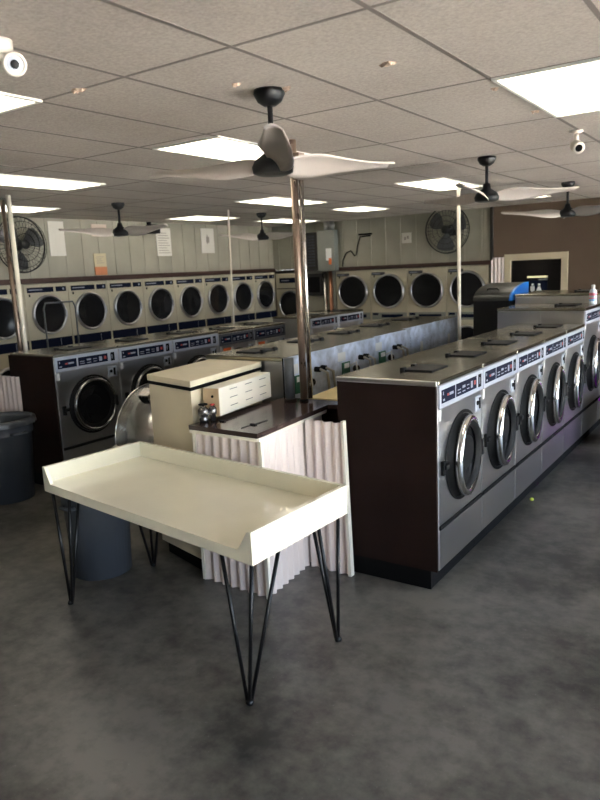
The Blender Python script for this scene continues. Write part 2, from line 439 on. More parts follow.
def make_washer(name, label, W=.757, D=.68, H=1.33, tilt=.12, dark=False, big=False, group=None):
    """front faces +x at x=0; y from 0 to W"""
    t = thing(name, label, 'washing machine', (0, 0, 0), 0, group)
    g = .003
    r = .265 if not big else .28
    yc, zc = .53 * W, (.785 if not big else .86)
    zt = H - .03; zp = zt - .145                      # bottom of the control band
    mk('plinth', 'kick', lambda bm: box(bm, -D + .02, -.055, g, W - g, 0, .13), t)
    mk('body', 'steel', lambda bm: box(bm, -D, 0, g, W - g, .13, zt, 0, .006), t)
    tp = mk('top_panel', 'steel_top', lambda bm: box(bm, -D - .005, .008, .001, W - .001, zt, H, 0, .006), t)
    mk('lower_panel', 'steel', lambda bm: box(bm, -.002, .004, .012, W - .012, .15, .385), t)
    mk('panel_groove', 'kick', lambda bm: box(bm, -.002, .010, .01, W - .01, .395, .42), t)
    cp = mk('control_panel', 'ctrl_dark' if dark else 'ctrl', lambda bm: box(bm, -.002, .012, .008, W - .008, zp, zt - .004, 0, .004), t)
    k = W / .757
    def disp(bm, y0, y1, marks):
        z0, z1 = zp + .032, zt - .032
        box(bm, .010, .015, y0, y1, z0, z1, 0)
        for (a, b_, c, d, mi) in marks:
            box(bm, .0145, .0158, y0 + (y1 - y0) * a, y0 + (y1 - y0) * b_, z0 + (z1 - z0) * c, z0 + (z1 - z0) * d, mi)
    mk('display', ['disp', 'mark', 'red'], lambda bm: disp(bm, .035 * k, .245 * k, [(.07, .2, .15, .3, 1), (.38, .52, .42, .6, 2), (.55, .85, .42, .62, 1), (.07, .12, .6, .85, 1)]), cp)
    mk('display', ['disp', 'mark', 'red'], lambda bm: disp(bm, .265 * k, .615 * k, [(.05, .2, .2, .28, 1), (.05, .2, .45, .53, 1), (.28, .42, .2, .28, 1), (.28, .42, .5, .7, 1), (.5, .62, .25, .32, 1), (.5, .62, .55, .62, 1), (.7, .8, .2, .75, 1), (.87, .95, .35, .7, 2)]), cp)
    mk('coin_slot', ['kick', 'mark'], lambda bm: (box(bm, .010, .017, .655 * k, .70 * k, zp + .03, zt - .03), box(bm, .016, .019, .662 * k, .672 * k, zp + .05, zt - .05, 1)), cp)
    def coin(bm):
        box(bm, -.002, .010, .615 * k, .715 * k, zp - .135, zp - .03, 0, .004)
        lathe(bm, [(.016, 0), (.016, .006), (0, .006)], 14, at(.010, .645 * k, zp - .075) @ XAX, 1)
        box(bm, .010, .0135, .675 * k, .70 * k, zp - .12, zp - .045, 1)
    mk('coin_box', ['ctrl', 'kick'], coin, t)
    mk('sticker', 'white', lambda bm: box(bm, -.001, .0035, .018, .05, zp - .075, zp - .01), t)
    if dark: mk('sticker', ['orange', 'white'], lambda bm: (box(bm, -.001, .004, .08, .22, zp - .07, zp - .035), box(bm, -.001, .004, .23, .27, zp - .085, zp - .03, 1)), t)
    # door
    mk('door_gasket', ['dark_rub', 'port'], lambda bm: (lathe(bm, [(r - .075, .02), (r - .05, .05), (r - .01, .04), (r + .005, .0), (r + .03, 0), (r + .03, .004), (r + .01, .008)], 40, at(0, yc, zc) @ XAX, 0),
                                                       lathe(bm, [(0, .006), (r - .02, .006)], 40, at(0, yc, zc) @ XAX, 1)), t)
    nr = 0 if tilt else .014
    off = .030 + abs(math.sin(tilt)) * r * .1
    mt = ring_mat(yc, zc, off, tilt)
    d = mk('door', 'chrome' if tilt else 'chrome_dark', lambda bm: lathe(bm, [(r - .052 + nr, -.012), (r - .048 + nr, .020), (r - .040 + nr, .030), (r - .022 + nr * .5, .034), (r - .006, .028), (r, .012), (r - .004, -.012), (r - .03, -.018)], 48, mt, 0, True), t)
    mk('door_glass', 'glass', lambda bm: lathe(bm, [(0, -.03), (.06, -.028), (.12, -.022), (r - .08, -.006), (r - .05 + nr, .006), (r - .05 + nr, -.002), (.12, -.030), (.06, -.036), (0, -.038)], 36, mt), d)
    def handle(bm):
        bm2 = bmesh.new(); box(bm2, -.055, .055, -.018, .018, .0, .022, 0, .005)
        me = bpy.data.meshes.new('tmp'); bmesh.ops.transform(bm2, matrix=mt @ at(.0, r - .03, .030), verts=bm2.verts[:]); bm2.to_mesh(me); bm2.free(); bm.from_mesh(me); bpy.data.meshes.remove(me)
    mk('door_handle', 'black', handle, d)
    mk('latch', 'dark_rub', lambda bm: (box(bm, -.002, .02, .045, .08, zc - .05, zc + .04, 0, .004), box(bm, .012, .03, .06, .12, zc - .015, zc + .015, 0, .004)), t)
    # soap dispenser lid on top
    mk('soap_lid', 'black', lambda bm: (box(bm, -.37, -.165, .40 * W, .76 * W, H - .001, H + .010, 0, .003), box(bm, -.385, -.355, .38 * W, .44 * W, H - .001, H + .022, 0, .004), box(bm, -.385, -.355, .60 * W, .66 * W, H - .001, H + .022, 0, .004)), tp)
    # seam strip with screws between neighbouring machines
    mk('seam_strip', 'alu', lambda bm: (box(bm, -.001, .006, W - .008, W - .002, .14, zt), *[lathe(bm, [(.007, 0), (.006, .005), (0, .006)], 10, at(.006, W - .006, z) @ XAX) for z in (.28, .52, .80, 1.06)]), t)
    return t

F = -1.62
ORD = ['first', 'second', 'third', 'fourth', 'fifth']
GA, GB, GC = 'stainless washers of the right row', 'washers of the middle row seen from behind', 'washers of the left row'
wa = make_washer('washing_machine', 'stainless washer at the near end of the right row, against the dark brown end panel', group=GA)
wa.location = (F, 3.777, 0)
for k in range(1, 5):
    nm = '%s stainless washer of the right row, counted from the dark brown end panel' % ORD[k]
    if k == 4: nm = 'last low washer of the right row, with purple reflections, before the taller machines'
    dup(wa, (F, 3.775 + .757 * k, 0), 0, nm)
wc = make_washer('washing_machine', 'x', W=.785, tilt=0., group=GC)
CX = -5.6; LC = ['nearest washer of the left row, behind the trash can, beside the dark brown side panel',
      'second washer of the left row, behind the round stainless drum',
      'third washer of the left row, partly behind the lid of the cream cabinet']
wc.location = (CX, 4.05, 0); wc['label'] = LC[0]
for k in (1, 2): dup(wc, (CX, 4.05 + .79 * k, 0), 0, LC[k])
wd = make_washer('washing_machine', 'dark-fronted left row washer with orange sticker, next to the third silver-banded one', W=.70, H=1.31, tilt=0., dark=True, group='dark-fronted washers of the left row')
wd.location = (CX, 6.425, 0)
dup(wd, (CX, 7.13, 0), 0, 'dark-fronted washer with an orange sticker, last before the gap in the left row')
dup(wc, (CX, 8.47, 0), 0, 'washer past the gap in the left row, just right of the centre pole', 'far washers past the gap')
dup(wc, (CX, 9.26, 0), 0, 'farthest washer of the left row, before the first back wall dryer', 'far washers past the gap')
# taller machines closing the right row
wb = make_washer('washing_machine', 'taller washer with the plastic bottle standing on its top, after the low right row', W=.84, D=.91, H=1.49, tilt=.12, big=True)
wb.location = (F, 7.565, 0)
mk('side_seam', 'steel', lambda bm: box(bm, -.50, -.44, -.004, .004, .14, 1.455), wb)
wb2 = make_washer('washing_machine', 'tallest washer at the far right, behind the one carrying the bottle', W=.95, D=.98, H=1.60, tilt=.12, big=True)
wb2.location = (F, 8.415, 0)
mk('side_seam', 'steel', lambda bm: box(bm, -.50, -.47, -.004, .004, .14, 1.565), wb2)

# middle row: fronts face -x, bare backs towards +x
def backs(t, W, D, H, louver):
    x = -D
    def pan(bm):
        box(bm, x - .0075, x + .002, .012, W - .012, .15, H - .004)
        for z in (.55, .98): box(bm, x - .010, x - .004, .012, W - .012, z, z + .012)
    p = mk('back_panel', 'galv', pan, t)
    mk('back_seam', 'kick', lambda bm: box(bm, x - .009, x - .003, W - .012, W - .001, .15, H - .004), t)
    if not louver:
        mk('terminal_block', ['green', 'white'], lambda bm: (box(bm, x - .022, x - .005, .50, .62, H - .30, H - .16), box(bm, x - .026, x - .020, .52, .60, H - .21, H - .17, 1)), p)
        mk('rating_plate', 'white', lambda bm: box(bm, x - .008, x - .005, .55, .68, H - .145, H - .07), p)
        mk('warning_sticker', 'white', lambda bm: box(bm, x - .008, x - .005, .43, .49, H - .36, H - .31), p)
        mk('wire_loop', 'white', lambda bm: tube(bm, [(x - .02, .50, H - .20), (x - .06, .46, H - .17), (x - .06, .44, H - .26), (x - .02, .47, H - .33)], .008, 6), p)
        mk('grommet', 'dark_rub', lambda bm: lathe(bm, [(.03, 0), (.03, .04), (.018, .05), (0, .05)], 14, at(x - .004, .40, H - .24) @ Matrix.Rotation(PI, 4, 'Z') @ XAX), p)
        for yy in (.17, .26):
            mk('inlet_hose', 'brass', lambda bm: tube(bm, [(x - .005, yy + .05, H - .15), (x - .06, yy + .05, H - .15), (x - .09, yy, H - .18), (x - .09, yy - .02, H - .30), (x - .09, yy - .02, H - .75)], .011, 8), p)
            mk('inlet_valve', 'kick', lambda bm: lathe(bm, [(.022, 0), (.022, .05), (0, .05)], 12, at(x - .004, yy + .05, H - .15) @ Matrix.Rotation(PI, 4, 'Z') @ XAX), p)
    else:
        def lv(bm):
            for i in range(7):
                z = H - .12 - .032 * i
                for y0, y1 in ((.08, .28), (.36, .60)): box(bm, x - .016, x - .005, y0, y1, z, z + .014)
        mk('louver', ['galv'], lv, p)
        mk('rating_plate', 'white', lambda bm: box(bm, x - .018, x - .005, .30, .35, H - .30, H - .18), p)
        mk('grommet', 'dark_rub', lambda bm: lathe(bm, [(.03, 0), (.03, .03), (0, .03)], 14, at(x - .004, .42, H - .34) @ Matrix.Rotation(PI, 4, 'Z') @ XAX), p)
BX = -3.05 - .757
LB = ['nearest washer of the middle row, behind the cream cabinet and grey stub post',
      'second washer of the middle row from the centre pole, hoses on its bare back',
      'third washer of the middle row, green terminal block on its bare back']
wm = make_washer('washing_machine', LB[0], W=.757, D=.757, H=1.365, tilt=0., group=GB); backs(wm, .757, .757, 1.365, False)
wm.location = (BX, 4.20 + .757, 0); wm.rotation_euler = (0, 0, PI)
for k in (1, 2): dup(wm, (BX - (.02, .06)[k - 1], 4.20 + .757 * (k + 1), 0), PI, LB[k])
wl = make_washer('washing_machine', 'louvred back washer of the middle row, next after the machines with hoses', W=.815, D=.757, H=1.365, tilt=0., group='louvred washers at the far end of the middle row'); backs(wl, .815, .757, 1.365, True)
wl.location = (BX - .13, 6.48 + .815, 0); wl.rotation_euler = (0, 0, PI)
dup(wl, (BX - .15, 6.48 + 1.632, 0), PI, 'last washer of the middle row with louvred back, next to the thin white pole')

# end panels
def endp(label, x0, x1, y0, y1, top, cap=True):
    t = thing('end_panel', label, 'end panel', ((x0 + x1) / 2, y0, 0))
    h = (x1 - x0) / 2
    mk('panel', 'brown_panel', lambda bm: box(bm, -h, h, 0, y1 - y0, .13, top), t)
    mk('base', 'kick', lambda bm: box(bm, -h, h - .05, .03, y1 - y0, 0, .13), t)
    if cap: mk('cap_strip', 'steel', lambda bm: box(bm, -h, h + .008, -.008, y1 - y0 - .001, top, top + .03, 0, .004), t)
endp('dark brown side panel closing the near end of the right washer row', -2.30, -1.622, 3.757, 3.773, 1.298)
endp('dark brown side panel of the left washer row, behind the left trash can', -6.28, -5.602, 4.03, 4.046, 1.31, False)

# ------------------------------------------------------------------ dryers
def make_dryer(label, W, H=1.985, r=.28, style='left', group=None):
    t = thing('stacked_dryer', label, 'dryer', (0, 0, 0), 0, group)
    D = .80; g = .003
    mk('cabinet', 'cream', lambda bm: box(bm, -D, 0, g, W - g, 0, H, 0, .006), t)
    zd = 1.55; zl = .62
    if style == 'left':
        def strip(bm, z0, z1):
            box(bm, -.001, .010, .05, .05 + W * .58, z0, z1); box(bm, -.001, .010, .08 + W * .60, W - .04, z0, z1)
            box(bm, .009, .0115, .10 + W * .72, .13 + W * .72, z0 + .02, z1 - .02, 1); box(bm, .009, .0115, .07, .07 + W * .3, z0 + .03, z0 + .045, 1)
        mk('control_panel', ['disp', 'mark'], lambda bm: strip(bm, 1.865, 1.935), t)
        mk('control_panel', ['disp', 'mark'], lambda bm: (box(bm, -.001, .010, .02, W - .02, 1.085, 1.215), box(bm, .009, .011, W * .70, W * .70 + .006, 1.10, 1.20, 1)), t)
    else:
        mk('control_panel', ['ctrl_dark', 'mark'], lambda bm: (box(bm, -.001, .008, .03, .30, 1.845, 1.90), box(bm, .007, .009, .05, .2, 1.865, 1.88, 1)), t)
        mk('control_panel', ['panelgrey', 'disp'], lambda bm: (box(bm, -.001, .008, .02, W - .02, 1.03, 1.16), box(bm, .007, .010, .22, W - .10, 1.065, 1.125, 1), box(bm, .007, .010, .04, .15, 1.11, 1.15, 1)), t)
        mk('lock_plate', 'kick', lambda bm: (box(bm, -.001, .006, .04, .12, .91, .96), box(bm, -.001, .006, W - .12, W - .06, .91, .96)), t)
    for z in (zd, zl):
        mt = at(0, W / 2, z) @ XAX
        d = mk('door', 'steel', lambda bm: lathe(bm, [(r - .035, .0), (r - .035, .03), (r - .02, .045), (r - .005, .04), (r, .02), (r, 0)], 36, mt), t)
        mk('door_glass', 'glass', lambda bm: lathe(bm, [(0, .012), (r * .5, .016), (r - .04, .030), (r - .034, .030), (r - .034, .002)], 36, mt), d)
        mk('door_handle', 'steel', lambda bm: box(bm, .030, .06, W / 2 + r - .03, W / 2 + r - .01, z - .05, z + .05, 0, .004), d)
    mk('latch', 'kick', lambda bm: (box(bm, -.001, .008, .07, .09, 1.81, 1.845)), t)
    return t
PD = .727
dl = make_dryer('x', PD, group='stacked dryers along the left wall')
LN = ['cream stacked dryer cut by the left edge, behind the left poles',
      'cream stacked dryer under the left wall fan, second from the left edge',
      'cream stacked dryer third from the left edge, behind the clothes rail',
      'cream stacked dryer under the orange and yellow notice, fourth from the left edge',
      'cream stacked dryer fifth from the left edge along the left wall',
      'cream stacked dryer sixth from the left edge, below the small wall notice with a mark',
      'cream stacked dryer third from the corner along the left wall',
      'cream stacked dryer second from the corner along the left wall',
      'cream stacked dryer nearest the corner along the left wall']
LN = [LN[i] for i in range(9)]
y0 = 6.17 - PD / 2 - PD
for i in range(9):
    if i == 0: dl.location = (XL, y0, 0); dl['label'] = LN[0]
    else: dup(dl, (XL, y0 + PD * i, 0), 0, LN[i])
PB = .752
db = make_dryer('cream stacked dryer right of the breaker panel pipes, first along the back wall', PB, 1.95, .315, 'back', 'stacked dryers along the back wall')
db.location = (-7.035, YB, 0); db.rotation_euler = (0, 0, -PI / 2)
LBK = ['cream stacked dryer second along the back wall, below the small paper note', 'cream stacked dryer third along the back wall, left of the round black fan above',
       'cream stacked dryer behind the thin white pole and black kiosk, last along the back wall']
for k in (1, 2, 3): dup(db, (-7.035 + PB * k, YB, 0), -PI / 2, LBK[k - 1])
# odd dryer in the corner
t = thing('corner_dryer', 'shaded cream dryer in the far corner, left of the centre pole', 'dryer', (-8.47, YB, 0), -PI / 2)
mk('cabinet', 'cream', lambda bm: box(bm, -.8, 0, .003, .74, 0, 1.95, 0, .006), t)
mk('control_panel', ['disp', 'mark'], lambda bm: (box(bm, -.001, .01, .10, .50, 1.76, 1.86), box(bm, .009, .011, .14, .34, 1.80, 1.815, 1)), t)
mk('shelf_seam', 'kick', lambda bm: box(bm, -.001, .012, .03, .71, 1.64, 1.655), t)
mk('control_panel', 'disp', lambda bm: box(bm, -.001, .01, .03, .71, .92, 1.02), t)
mt = at(0, .36, 1.33) @ XAX
d = mk('door', 'steel', lambda bm: lathe(bm, [(.25, 0), (.25, .03), (.265, .045), (.28, .04), (.285, .02), (.285, 0)], 36, mt), t)
mk('door_glass', 'glass', lambda bm: lathe(bm, [(0, .012), (.12, .016), (.245, .03), (.251, .03), (.251, .002)], 36, mt), d)

# ------------------------------------------------------------------ folding table
Tb = {'rf': (-1.840, 2.236), 'lf': (-3.690, 2.504), 'lb': (-3.615, 3.245), 'rb': (-1.806, 3.012)}
def lerp(a, b_, s): return tuple(x + (y - x) * s for x, y in zip(a, b_))
def tq(u, v):           # u: 0 left..1 right, v: 0 front..1 back
    return lerp(lerp(Tb['lf'], Tb['rf'], u), lerp(Tb['lb'], Tb['rb'], u), v)
ZB, ZS, ZT = .73, .785, .886
t = thing('folding_table', 'cream gloss folding table with raised rim on black hairpin legs', 'table', (-2.8, 2.8, 0))
def rel(p): return (p[0] + 2.8, p[1] - 2.8)
def tq3(u, v, z): x, y = rel(tq(u, v)); return (x, y, z)
mk('tabletop', 'table', lambda bm: hexa(bm, [tq3(0.013, 0, ZB), tq3(.987, 0, ZB), tq3(.987, .97, ZB), tq3(.013, .97, ZB), tq3(.013, 0, ZS), tq3(.987, 0, ZS), tq3(.987, .97, ZS), tq3(.013, .97, ZS)]), t)
def side(bm, u0, u1):
    # board with the front top corner cut to a slope
    pr = [(0, ZB), (1, ZB), (1, ZT), (.0, ZT), (0, ZT)]
    prof = [(0.0, ZB), (1.0, ZB), (1.0, ZT), (0.0, ZT)]
    a = [bm.verts.new(tq3(u0, v, z)) for v, z in prof]; c = [bm.verts.new(tq3(u1, v, z)) for v, z in prof]
    bm.faces.new(a); bm.faces.new(c[::-1])
    for i in range(4): bm.faces.new((a[i], c[i], c[(i + 1) % 4], a[(i + 1) % 4]))
def wedge(bm, ua, ub):
    # triangular corner fillet at the front end of each side board
    p = [tq3(ua, 0, ZS), tq3(ub, 0, ZS), tq3(ua, 0, ZT), tq3(ua, .03, ZS), tq3(ub, .03, ZS), tq3(ua, .03, ZT)]
    v = [bm.verts.new(q) for q in p]
    for q in ((0, 1, 2), (5, 4, 3), (0, 3, 4, 1), (1, 4, 5, 2), (2, 5, 3, 0)): bm.faces.new([v[i] for i in q])
mk('side_board', 'table', lambda bm: (side(bm, 0, .0129), wedge(bm, .0129, .042)), t)
mk('side_board', 'table', lambda bm: (side(bm, .9871, 1), wedge(bm, .9871, .950)), t)
mk('back_board', 'table', lambda bm: hexa(bm, [tq3(.0131, .9701, ZB), tq3(.9869, .9701, ZB), tq3(.9869, 1, ZB), tq3(.0131, 1, ZB), tq3(.0131, .9701, ZT), tq3(.9869, .9701, ZT), tq3(.9869, 1, ZT), tq3(.0131, 1, ZT)]), t)
FE = {'rf': (-1.936, 2.27), 'rb': (-1.866, 2.965), 'lf': (-3.565, 2.51), 'lb': (-3.525, 3.185)}
def leg(key, cu, cv):
    f = rel(FE[key]); sx = -1 if cu > .5 else 1; sy = 1 if cv < .5 else -1
    c = V((*rel(tq(cu, cv)), ZB - .003))
    foot = V((f[0], f[1], .012))
    L = .215; e1 = V((*rel(lerp(tq(cu, cv), tq(1 - cu, cv), L / 1.9)), ZB - .003)); e2 = V((*rel(lerp(tq(cu, cv), tq(cu, 1 - cv), L / .8)), ZB - .003))
    def fn(bm):
        for tp, off in ((c, (0, 0)), (e1, (sx * .014, 0)), (e2, (0, sy * .014))):
            tube(bm, [tp, foot + V((off[0], off[1], 0))], .0100, 8)
        lathe(bm, [(0, -.012), (.018, -.012), (.02, 0), (.014, .012), (0, .014)], 12, Matrix.Translation(foot))
        prism(bm, [(c.x - sx * .012, c.y - sy * .012), (e1.x + sx * .02, e1.y - sy * .012), (e1.x + sx * .02, e1.y + sy * .015), (c.x + sx * .03, c.y + sy * .03), (e2.x + sx * .015, e2.y + sy * .02), (e2.x - sx * .012, e2.y + sy * .02)][::1 if sx * sy > 0 else -1], ZB - .005, ZB)
    mk('leg', 'blackmetal', fn, t)
leg('rf', .985, .03); leg('rb', .985, .93); leg('lf', .03, .03); leg('lb', .05, .95)

# ------------------------------------------------------------------ trash cans
def make_can(label, x, y, h, r0, r1, liner, rz=0.):
    t = thing('trash_can', label, 'trash can', (x, y, 0), rz)
    def body(bm):
        lathe(bm, [(0, .012), (r0 - .01, .012), (r0 - .01, 0), (r0, 0), (r0 + (r1 - r0) * .80, h * .80), (r1 + .002, h * .81), (r1 + .006, h * .84), (r1 + .004, h - .03), (r1 + .022, h - .028), (r1 + .026, h - .01), (r1 + .018, h), (r1 + .002, h - .004), (r1 - .01, h - .04), (r0 - .005, .03), (0, .03)], 40)
    mk('body', 'can', body, t)
    mk('rim', 'can', lambda bm: torus(bm, r1 + .018, .012, at(0, 0, h - .012), 40, 8), t)
    for s in (0, PI):
        mk('handle', 'can', lambda bm: tube(bm, [Matrix.Rotation(s + a, 3, 'Z') @ V((r1 + q, 0, h * .84)) for a, q in ((-.25, .0), (-.2, .035), (.2, .035), (.25, .0))], .014, 8), t)
    if liner:
        def ln(bm):
            n = 48; rows = []
            for r, z, wob in ((r1 - .05, h - .30, .006), (r1 - .022, h - .12, .006), (r1 + .012, h + .004, .003), (r1 + .034, h - .004, .003), (r1 + .036, h - .03, .006), (r1 + .038, h - .055, .012)):
                rows.append([bm.verts.new(((r + wob * math.sin(k * 2.3 + z * 31)) * math.cos(2 * PI * k / n), (r + wob * math.sin(k * 2.3 + z * 31)) * math.sin(2 * PI * k / n), z - (wob * 1.6 * abs(math.sin(k * 1.1)) if z < h - .1 else 0))) for k in range(n)])
            for a, c in zip(rows, rows[1:]):
                for k in range(n):
                    f = bm.faces.new((a[k], a[(k + 1) % n], c[(k + 1) % n], c[k])); f.smooth = True
        mk('bin_liner', 'liner', ln, t)
make_can('grey round trash can at the left edge, before the left washer row', -5.95, 3.645, .775, .235, .285, True)
make_can('grey round trash can standing under the cream folding table', -3.81, 2.975, .62, .20, .225, False, PI / 2)

# ------------------------------------------------------------------ counter group
CTP = [(-2.487, 3.14), (-2.56, 4.05), (-2.42, 4.12), (-2.42, 4.20), (-3.03, 4.19), (-3.055, 3.16)]
ct = thing('counter', 'brown laminate counter with white corrugated skirt, behind the folding table', 'counter', (-2.8, 3.6, 0))
cl = lambda p: (p[0] + 2.8, p[1] - 3.6)
mk('countertop', 'counter', lambda bm: prism(bm, [cl(p) for p in CTP], 1.038, 1.068), ct)
def skirt(bm, a, b_): corr_strip(bm, cl(a), cl(b_), 0, 1.017, .076, .013)
mk('corrugated_skirt', 'corr', lambda bm: skirt(bm, (-3.035, 3.212), (-2.502, 3.182)), ct)
mk('corrugated_skirt', 'corr', lambda bm: skirt(bm, (-2.506, 3.185), (-2.585, 4.00)), ct)
def trims(bm):
    for a, b_, z0, z1 in (((-3.055, 3.168), (-2.49, 3.145), 1.017, 1.037), ((-2.487, 3.145), (-2.565, 4.03), 1.017, 1.037)):
        a, b_ = V(cl(a)), V(cl(b_)); d = (b_ - a).normalized(); n_ = V((d.y, -d.x))
        q = [a - n_ * .02, b_ - n_ * .02, b_ + n_ * .006, a + n_ * .006]
        hexa(bm, [(p.x, p.y, z0) for p in q] + [(p.x, p.y, z1) for p in q])
    for p in ((-3.05, 3.205), (-2.496, 3.178)):
        x, y = cl(p); box(bm, x - .012, x + .012, y - .012, y + .012, 0, 1.017)
mk('edge_trim', 'drawer', trims, ct)
def core(bm):
    prism(bm, [cl(p) for p in ((-2.55, 3.25), (-2.62, 4.03), (-3.0, 4.17), (-3.02, 3.25))], .0, 1.038)
mk('carcass', 'brown_panel', core, ct)
for lx in (-2.914, -2.660):
    x, y = cl((lx, 3.33))
    mk('surface_latch', 'black', lambda bm: (box(bm, x - .022, x + .022, y - .012, y + .006, 1.068, 1.076), tube(bm, [(x + .005, y, 1.071), (x + .003, y + .14, 1.071)], .0025, 6), tube(bm, [(x - .01, y - .02, 1.0705), (x - .01, y - .11, 1.0705)], .002, 6)), ct)
ls = thing('corrugated_sheet', 'loose white corrugated sheet leaning upright between the brown counter and right row', 'corrugated sheet', (-2.39, 3.71, 0))
def lean(bm):
    corr_strip(bm, (-.13, .0), (.165, -.005), 0.003, 1.035, .076, .013)
o = mk('sheet', 'corr', lean, ls)
mk('edge_strip', 'drawer', lambda bm: hexa(bm, [(.168, -.025, 0.003), (.192, -.025, 0.003), (.192, .015, 0.003), (.168, .015, 0.003), (.148, -.02, 1.05), (.165, -.02, 1.05), (.165, .018, 1.05), (.148, .018, 1.05)]), ls)

cb = thing('cream_cabinet', 'tall cream cabinet with a lid, behind the folding table and beside the brown counter', 'cabinet', (-3.4, 3.8, 0))
CQ = [(-3.635, 3.395), (-3.105, 3.255), (-3.235, 4.175), (-3.745, 4.175)]
def cq(e):              # the footprint grown by e
    c = V((sum(p[0] for p in CQ) / 4, sum(p[1] for p in CQ) / 4)); r = []
    for p in CQ:
        d = V(p) - c; r.append((p[0] + e * (1 if d.x > 0 else -1) + 3.4, p[1] + e * (1 if d.y > 0 else -1) - 3.8))
    return r
mk('plinth', 'kick', lambda bm: prism(bm, cq(-.03), 0, .10), cb)
mk('body', 'cabinet', lambda bm: prism(bm, cq(0), .10, 1.268), cb)
mk('seal', 'kick', lambda bm: prism(bm, cq(.003), 1.268, 1.292), cb)
def lidm(bm):
    prism(bm, cq(.008), 1.292, 1.335)
    bmesh.ops.bevel(bm, geom=bm.edges[:], offset=.005, segments=2, affect='EDGES', profile=.5)
mk('lid', 'cabinet', lidm, cb)
dw = thing('slotted_box', 'white box with nine slots on the brown counter, against the cream cabinet', 'box', (-2.955, 3.36, 1.093), math.radians(8))
def slots(bm):
    for i in range(3):
        for j in range(3):
            y = .13 + .20 * i; z = .045 + .055 * j
            box(bm, -.001, .004, y, y + .09, z, z + .004)
mk('body', 'drawer', lambda bm: box(bm, -.12, 0, 0, .70, 0, .185, 0, .004), dw)
mk('slot', 'panelgrey', slots, dw)
mk('end_plate', ['tan', 'kick'], lambda bm: (box(bm, -.119, -.002, -.006, .0, .002, .183), lathe(bm, [(.010, 0), (.008, .006), (0, .006)], 10, at(-.05, -.006, .13) @ YNEG, 1)), dw)
vv = thing('valve_cluster', 'small cluster of chrome valves on the counter, in front of the tan box end', 'valves', (-3.02, 3.27, 1.069))
mk('valve_body', 'valve', lambda bm: (lathe(bm, [(0, 0), (.028, 0), (.030, .02), (.022, .03), (.034, .045), (.036, .08), (.02, .10), (0, .105)], 16), tube(bm, [(0, 0, .06), (.05, -.01, .06)], .012, 8)), vv)
mk('valve_body', 'valve', lambda bm: (lathe(bm, [(0, 0), (.018, 0), (.02, .04), (.026, .05), (.026, .085), (.012, .10), (0, .102)], 16, at(.035, .05, 0))), vv)
mk('hand_wheel', 'kick', lambda bm: (torus(bm, .026, .005, at(0, 0, .115), 18, 6), tube(bm, [(0, 0, .10), (0, 0, .12)], .006, 6)), vv)
mk('hand_wheel', 'red', lambda bm: (torus(bm, .015, .004, at(.035, .05, .108), 16, 6), tube(bm, [(.035, .05, .10), (.035, .05, .112)], .005, 6)), vv)

yb = mk('board', 'yellow', lambda bm: hexa(bm, [(-2.84, 4.215, 1.045), (-2.335, 4.23, 1.045), (-2.335, 5.3, 1.06), (-2.90, 5.3, 1.06), (-2.84, 4.215, 1.072), (-2.335, 4.23, 1.072), (-2.335, 5.3, 1.087), (-2.90, 5.3, 1.087)]))
tag(yb, 'cream yellow board lying across the gap between the centre pole and right row', 'board')
o = mk('trench_box', 'brown_panel', lambda bm: box(bm, -2.885, -2.345, 4.27, 7.50, 0, 1.03))
tag(o, 'dark boxed pipe trench running between the right and middle washer rows', 'pipe trench')

# ------------------------------------------------------------------ extractor drum
ex = thing('extractor', 'large round stainless drum behind the folding table, left of the cream cabinet', 'extractor', (-4.18, 4.10, 0))
def ex_base(bm):
    for x in (-.15, .15):
        box(bm, x - .03, x + .03, -.30, .30, 0, .05); box(bm, x - .025, x + .025, -.28, -.22, .05, .52); box(bm, x - .025, x + .025, .22, .28, .05, .52)
mk('base', 'blackmetal', ex_base, ex)
emt = at(0, 0, .70) @ XAX
mk('drum', 'drum_steel', lambda bm: lathe(bm, [(0, -.235), (.25, -.23), (.38, -.222), (.41, -.215), (.41, .215), (.38, .222), (0, .235)], 72, emt), ex)
mk('rim', 'chrome', lambda bm: torus(bm, .412, .006, emt @ at(0, 0, -.215), 64, 8), ex)
def exlatch(bm):
    bm2 = bmesh.new(); box(bm2, -.07, .05, -.05, .05, .39, .47, 0, .005); box(bm2, -.055, .035, -.053, -.05, .405, .455, 1)
    me = bpy.data.meshes.new('tmp'); bmesh.ops.transform(bm2, matrix=at(.02, 0, .70) @ Matrix.Rotation(math.radians(32), 4, 'X'), verts=bm2.verts[:]); bm2.to_mesh(me); bm2.free(); bm.from_mesh(me); bpy.data.meshes.remove(me)
mk('latch_box', ['pole_steel', 'kick'], exlatch, ex)
mk('knob', 'drawer', lambda bm: lathe(bm, [(0, .05), (.03, .05), (.035, .03), (.02, .0)], 16, at(-.19, -.405, .64) @ YNEG), ex)

# ------------------------------------------------------------------ poles
def pole(name, label, p0, p1, r, mat, extra=None):
    t = thing(name, label, 'pole', p0)
    q = V(p1) - V(p0)
    mk('shaft', mat, lambda bm: tube(bm, [(0, 0, 0), q], r, 14), t)
    mk('foot_flange', 'kick', lambda bm: lathe(bm, [(0, 0), (r * 1.3, 0), (r * 1.3, .012), (r, .016)], 16), t)
    if extra: extra(t, q)
def ctr(t, q):
    mk('conduit', 'pole_steel', lambda bm: tube(bm, [(.043, .02, .02), q + V((.043, .02, -.1))], .017, 12), t)
    mk('bracket', 'pole_rust', lambda bm: (box(bm, -.03, .07, -.035, .035, q.z - .12, q.z - .09), box(bm, -.02, .02, -.05, -.03, q.z - .16, q.z - .03)), t)
pole('pole', 'tall steel and rust brown pole from the brown counter to the ceiling', (-2.80, 4.11, 1.0685), (-2.80, 4.11, CE), .026, 'pole_rust', ctr)
